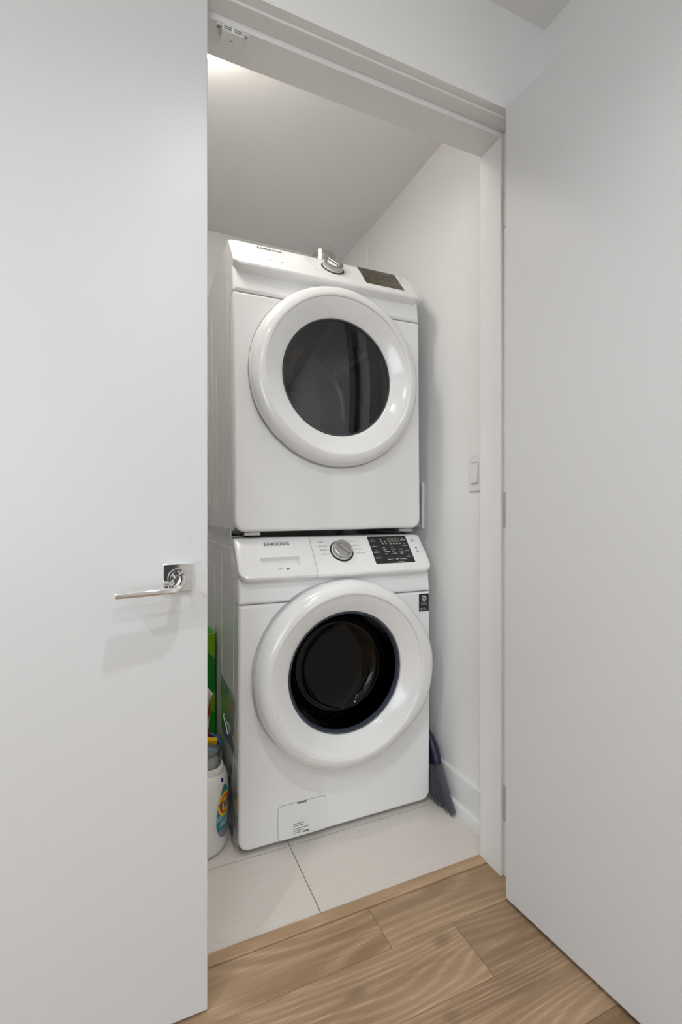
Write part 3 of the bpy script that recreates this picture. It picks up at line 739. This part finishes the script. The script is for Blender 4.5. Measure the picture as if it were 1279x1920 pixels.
        bm = bmesh.new(); bx(bm, SX0, SX1, -.0012, -.0002, SZ0, SZ1); st = P('badge', bm, 'gloss_black', root, None); st['label'] = 'black badge with a white round emblem'
        bm = bmesh.new(); ex, ez = .3155, .7405
        o_, i_ = [], []
        for k in range(25):
            a = math.radians(112-316*k/24)
            o_.append(bm.verts.new((ex+.0098*math.cos(a), -.0015, ez+.0102*math.sin(a)))); i_.append(bm.verts.new((ex+.0036*math.cos(a), -.0015, ez+.0036*math.sin(a))))
        for k in range(24): bm.faces.new((o_[k], o_[k+1], i_[k+1], i_[k]))
        bm.faces.new([bm.verts.new((ex+u, -.0015, ez+v)) for u, v in ((-.0092, 0), (-.0036, 0), (-.0036, .011), (-.0082, .011))]); bmesh.ops.remove_doubles(bm, verts=bm.verts[:], dist=.0012)
        fz = lambda x, z: (lambda u, v: (x+u, -.0015, z+v))
        P('badge_emblem', bm, 'ink_white', st, None)
        bm = bmesh.new(); add_text(bm, '10', .0118, fz(.3005, .7015), bold=.0002); add_text(bm, 'DIGITAL', .0058, fz(.3155, .7245)); add_text(bm, 'INVERTER', .0058, fz(.3155, .7185)); add_text(bm, 'YEAR', .0048, fz(.3140, .7045)); add_text(bm, 'WARRANTY', .0048, fz(.3205, .6995), sx=.9)
        P('badge_lettering', bm, 'ink_white', st, None)
        # clear film pouch, curled film and white tab clinging to the left side
        def sheet(y0, y1, z0, z1, amp, seed, n=14, m=22):
            random.seed(seed); ph = [random.uniform(0, 6.3) for _ in range(8)]
            bm = bmesh.new(); g = []
            for j in range(m+1):
                row = []
                for i in range(n+1):
                    u, v = i/n, j/m
                    d = amp*(1+.6*math.sin(9*u+ph[0]+4*v)+.5*math.sin(17*v+ph[1]+5*u)+.35*math.sin(31*u-13*v+ph[2])+.3*math.sin(41*v+ph[3]))
                    row.append(bm.verts.new((-.3445-max(d, 0.0002), y0+(y1-y0)*u+.004*math.sin(8*v+ph[4]), z0+(z1-z0)*v+.006*math.sin(7*u+ph[5]))))
                g.append(row)
            for j in range(m):
                for i in range(n): bm.faces.new((g[j][i], g[j][i+1], g[j+1][i+1], g[j+1][i]))
            return bm
        o = P('film_pouch', sheet(.05, .30, .28, .47, .0022, 3), 'film', root, 60); o['label'] = 'crumpled clear plastic pouch'
        o = P('loose_film', sheet(.004, .13, .02, .25, .0026, 5), 'film', root, 60); o['label'] = 'torn clear protective film'
        bm = bmesh.new(); loft(bm, [[(-.349, .235, .350), (-.349, .215, .340), (-.349, .145, .316), (-.349, .160, .330)], [(-.351, .235, .350), (-.351, .215, .340), (-.351, .145, .316), (-.351, .160, .330)]]); P('paper_tab', bm, 'bottle', root, None)
    else:
        # stacking brackets at the foot of each side
        for sx in (-1, 1):
            bm = bmesh.new(); bx(bm, sx*.3445-.0015, sx*.3445+.0015, .06, .52, -.014, .016); bx(bm, sx*.325-.02, sx*.325+.02, .06, .52, -.0105, -.0085)
            P('stacking_bracket', bm, 'galv', root, None)
            bm = bmesh.new(); bx(bm, sx*.285-.026, sx*.285+.026, .012, .05, -.006, .004, bev=.001); P('stacking_pad', bm, 'galv')
    return root

random.seed(11)
washer = empty('washing_machine', (0.6375, 1.432, 0), 'white front-loading washing machine standing on the tiles under the dryer', 'washing machine')
machine(True, washer, 0.012); washer.scale = (1.008, 1, 1)
dryer = empty('tumble_dryer', (0.634, 1.485, 0.983), 'white tumble dryer stacked on top of the washing machine', 'dryer', rot=(0, math.radians(-0.45), 0))
machine(False, dryer, 0.006)

# clear dosing cup lying upside down on the dryer
cup = empty('dosing_cup', (0.664, 1.668, 1.9515), 'clear plastic dosing cup upside down on top of the dryer', 'cup')
bm = bmesh.new(); lathe(bm, [(.056, 0), (.056, .004), (.053, .006), (.052, .070), (.049, .084), (.042, .096), (.031, .103), (.016, .106), (0, .107)], (0, 0, 0), 40, 'Z'); obj('cup_wall', bm, 'clear', cup, smooth=50)
bm = bmesh.new(); lathe(bm, [(.045, .050), (.044, .066), (.038, .074), (0, .077)], (0, 0, 0), 40, 'Z'); obj('cup_insert', bm, 'clear', cup, smooth=50)

# ---------------------------------------------------------------- things on the floor left of the washer
# detergent bottle
BX, BY = 0.213, 1.527
bt = empty('detergent_bottle', (BX, BY, 0), 'white detergent bottle with teal label and clear cap beside the washer', 'bottle')
BW, BD = 0.080, 0.060
BPROF = [(0, 0), (.80, 0), (.93, .006), (1.0, .022), (1.0, .16), (.985, .190), (.94, .212), (.86, .228), (.74, .238), (.62, .2430)]
def brad(z):
    pr = BPROF[1:]
    for (r0, z0), (r1, z1) in zip(pr, pr[1:]):
        if z0 <= z <= z1 and z1 > z0: return r0+(r1-r0)*(z-z0)/(z1-z0)
    return pr[-1][0]
BROT = math.radians(52)
def bsurf(ang_, z, off=0.0):
    r = brad(z); x, y = (BW*r+off)*math.cos(ang_), (BD*r+off)*math.sin(ang_)
    return (x*math.cos(BROT)-y*math.sin(BROT), x*math.sin(BROT)+y*math.cos(BROT), z)
bm = bmesh.new()
rings = []
for r, z in BPROF[1:]:
    rr_ = []
    for k in range(56):
        a = 2*PI*k/56; x, y = BW*r*math.cos(a), BD*r*math.sin(a)
        rr_.append((x*math.cos(BROT)-y*math.sin(BROT), x*math.sin(BROT)+y*math.cos(BROT), z))
    rings.append(rr_)
loft(bm, rings); obj('bottle_body', bm, 'bottle', bt, smooth=40)
bm = bmesh.new(); lathe(bm, [(.044, .238), (.049, .241), (.049, .254), (.047, .257), (.042, .257)], (0, 0, 0), 40, 'Z'); obj('collar', bm, 'bottle', bt, smooth=40)
bm = bmesh.new(); lathe(bm, [(.0425, .254), (.043, .296), (.0415, .302), (.037, .303), (.034, .297), (.030, .2965)], (0, 0, 0), 40, 'Z'); obj('cap', bm, 'cap', bt, smooth=40)
bm = bmesh.new(); lathe(bm, [(.034, .254), (.033, .276), (.026, .286), (.010, .288)], (0, 0, 0), 32, 'Z'); obj('spout', bm, 'bottle', bt, smooth=40)
bm = bmesh.new(); lathe(bm, [(.0335, .2965), (.031, .2945), (0, .2938)], (0, 0, 0), 40, 'Z'); obj('cap_top', bm, 'cap_top', bt, smooth=40)
# label: teardrop wrapped on the bottle; u along the arc (m), v = height
LA = math.radians(-90-0)                 # label centre: the broad front, turned by BROT towards the washer
def lab(off):
    return lambda u, v: bsurf(LA+u/.066, v, off)
def drop(cu_, v0, v1, wmax, n=40):
    pts = []
    for k in range(n):
        t = 2*PI*k/n; s = (1-math.cos(t))/2        # 0 bottom .. 1 top
        wd = wmax*math.sin(PI*min(1, s))**.75*(1.12-.55*s) if 0 < s < 1 else 0
        pts.append((cu_+(wd if t < PI else -wd), v0+(v1-v0)*s))
    return pts
def poly(bm, pts, f, rows=1):
    bm.faces.new([bm.verts.new(f(u, v)) for u, v in pts])
def strip_shape(name, mat, width_at, v0, v1, off, par, n=24, m=10):
    """fill a shape given left/right limits per height, so it wraps round the bottle"""
    bm = bmesh.new(); g = []
    for j in range(n+1):
        v = v0+(v1-v0)*j/n; a, b_ = width_at(v); g.append([bm.verts.new(lab(off)(a+(b_-a)*i/m, v)) for i in range(m+1)])
    for j in range(n):
        for i in range(m): bm.faces.new((g[j][i], g[j][i+1], g[j+1][i+1], g[j+1][i]))
    return obj(name, bm, mat, par, smooth=60, recalc=False)
def dropw(v0, v1, wm):
    def f(v):
        s = min(max((v-v0)/(v1-v0), 1e-4), 1-1e-4); wd = wm*math.sqrt(s*(1-s))*2*(1.18-.62*s); return (-wd, wd)
    return f
def ellw(cv, rv, ru):
    def f(v):
        k = math.sqrt(max(0, 1-((v-cv)/rv)**2)); return (-ru*k, ru*k)
    return f
strip_shape('label_edge', 'bottle', dropw(.040, .212, .042), .040, .212, .0006, bt)
lb = strip_shape('label', 'teal', dropw(.046, .205, .037), .046, .205, .0011, bt)
dw = dropw(.046, .205, .037)
strip_shape('label_band', 'label_grey', lambda v: (dw(v)[0], dw(v)[1]), .047, .075, .0014, lb)
strip_shape('label_band', 'teal_l', lambda v: (dw(v)[0], dw(v)[1]), .103, .119, .0014, lb)
strip_shape('logo_disc', 'tye', ellw(.147, .036, .029), .111, .183, .0017, lb)
strip_shape('logo_disc', 'tor', ellw(.147, .030, .024), .117, .177, .0021, lb)
strip_shape('logo_disc', 'tye', ellw(.147, .019, .018), .128, .166, .0025, lb)
bm = bmesh.new(); add_text(bm, 'Tide', .030, lambda u, v: lab(.0031)(u*.95, .147+v*1.15+u*.25), bold=.0009); obj('logo_lettering', bm, 'tbl', lb, recalc=False)
bm = bmesh.new()
for (u0, u1, v) in ((-.022, .018, .094), (-.024, .008, .086)):
    poly(bm, [(u0, v), (0, v+.001), (u1, v+.002), (u1, v+.0055), (0, v+.0045), (u0, v+.0035)], lab(.0030))
obj('label_print', bm, 'bottle', lb, recalc=False)['kind'] = 'stuff'
bm = bmesh.new(); lathe(bm, [(0, 0), (.006, 0), (.006, .0004), (0, .0004)], (0, 0, 0), 16, 'Z')
for v in bm.verts: v.co = Vector(lab(.0008+v.co.z)(-.006+v.co.x, .2195+v.co.y))
obj('seal_mark', bm, 'tbl', bt)

# bucket
bk = empty('bucket', (0.178, 1.705, 0), 'dark blue plastic bucket behind the detergent bottle', 'bucket')
bm = bmesh.new(); lathe(bm, [(0, .0), (.078, .0), (.081, .006), (.100, .238), (.0975, .238), (.079, .008), (0, .006)], (0, 0, 0), 56, 'Z'); obj('pail', bm, 'bucket', bk, smooth=40)
bm = bmesh.new(); lathe(bm, [(.099, .230), (.1055, .232), (.1065, .240), (.103, .2445), (.0975, .242)], (0, 0, 0), 56, 'Z', closed=True); obj('rim', bm, 'bucket_rim', bk, smooth=50)
bm = bmesh.new(); tube(bm, [(.107*math.cos(a), .107*math.sin(a)*.35-.02, .226-.055*math.sin(a)) for a in [PI*k/16 for k in range(17)]], .0022, 8); obj('bail', bm, 'satin', bk, smooth=50)
# sponge standing in the bucket
bm = bmesh.new(); bx(bm, -.034, .034, -.011, .011, -.0, .11, bev=.004)
sp = obj('sponge', bm, 'sponge', None, smooth=40); sp.location = (0.200, 1.637, 0.186); sp.rotation_euler = (math.radians(8), math.radians(14), math.radians(10))
tag(sp, 'yellow-orange cleaning sponge propped in the blue bucket', 'sponge')
# twisted red and white cloth standing in the bucket
ct = empty('mop_cloth', (0.205, 1.70, 0.02), 'red and white twisted mop cloth standing in the blue bucket', 'cloth')
for k in range(6):
    bm = bmesh.new(); ph = 2*PI*k/6; path = []; rad = []
    for j in range(34):
        t = j/33; a = ph+t*9.0; r = .017*(1-.35*t)+.003*math.sin(11*t+k)
        path.append((r*math.cos(a)+.02*t, r*math.sin(a)-.012*t, .385*t)); rad.append(.0105*(1-.25*t))
    tube(bm, path, rad, 8); obj('strand', bm, 'red' if k % 2 == 0 else 'cotton', ct, smooth=60)
bm = bmesh.new()
for k in range(5):
    a = 2*PI*k/5; tube(bm, [(.02+.012*math.cos(a), -.012+.012*math.sin(a), .375), (.02+.02*math.cos(a), -.012+.02*math.sin(a), .395), (.02+.014*math.cos(a+.6), -.012+.014*math.sin(a+.6), .412)], [.009, .011, .006], 8)
obj('tuft', bm, 'cotton', ct, smooth=60)
# green carton
gb = empty('carton', (0.186, 1.895, 0), 'tall green patterned carton with an open flap behind the bucket', 'carton')
bm = bmesh.new(); bx(bm, -.10, .10, -.055, .055, 0, .588, bev=.0015, seg=1)
obj('carton_body', bm, 'green', gb, smooth=40)
bm = bmesh.new(); loft(bm, [[(-.099, -.05, .590), (.094, -.05, .592), (.055, -.035, .640), (-.095, -.03, .660)], [(-.099, -.0485, .590), (.094, -.0485, .592), (.055, -.0335, .640), (-.095, -.0285, .660)]]); obj('flap', bm, 'green_flap', gb)

# ---------------------------------------------------------------- broom squeezed between washer and wall
br = empty('broom', (1.004, 1.40, 0), 'dark navy broom with grey bristles standing between washer and right wall', 'broom')
random.seed(5)
top_c = Vector((1.006, 1.462, .150)); A = Vector((1.000, 1.452, 0)); B = Vector((1.012, 1.325, 0)); org = Vector((1.004, 1.40, 0))
bm = bmesh.new()
for k in range(240):
    u, v = random.random(), random.uniform(-1, 1)
    b0 = A.lerp(B, u)+Vector((v*.012, v*.010, 0.001+.022*random.random()*random.random()))
    t0 = Vector((1.006, 1.478, .172)).lerp(Vector((1.014, 1.425, .150)), u)+Vector((v*.010, v*.004, random.uniform(0, .012)))
    mid = t0.lerp(b0, .55)+Vector((0, .008, .004)); r = random.uniform(.0006, .0013)
    tube(bm, [t0-org, t0.lerp(mid, .5)+Vector((0, .003, 0))-org, mid-org, b0-org], [r*1.2, r*1.1, r, r*.7], 3, caps=False)
bs = obj('bristles', bm, 'bristle', br, recalc=False); bs['kind'] = 'stuff'
bm = bmesh.new()
rings = []
for f, hw, hd in ((0, .0145, .040), (.25, .0165, .042), (.6, .0165, .036), (.85, .014, .024), (1, .009, .012)):
    c = Vector((1.0095, 1.449, .130)).lerp(Vector((1.008, 1.490, .232)), f)-org
    sec = rrect(-hw, hw, -hd, hd, hw*.9, hw*.9, hw*.9, hw*.9, 5)
    rings.append([(c.x+a, c.y+b_*.93, c.z-b_*.30) for a, b_ in sec])
loft(bm, rings); obj('bristle_holder', bm, 'navy', br, smooth=50)
bm = bmesh.new(); tube(bm, [Vector((1.008, 1.485, .215))-org, Vector((1.010, 1.60, .68))-org, Vector((1.0155, 1.72, 1.18))-org], .0105, 14); obj('broom_handle', bm, 'navy', br, smooth=50)
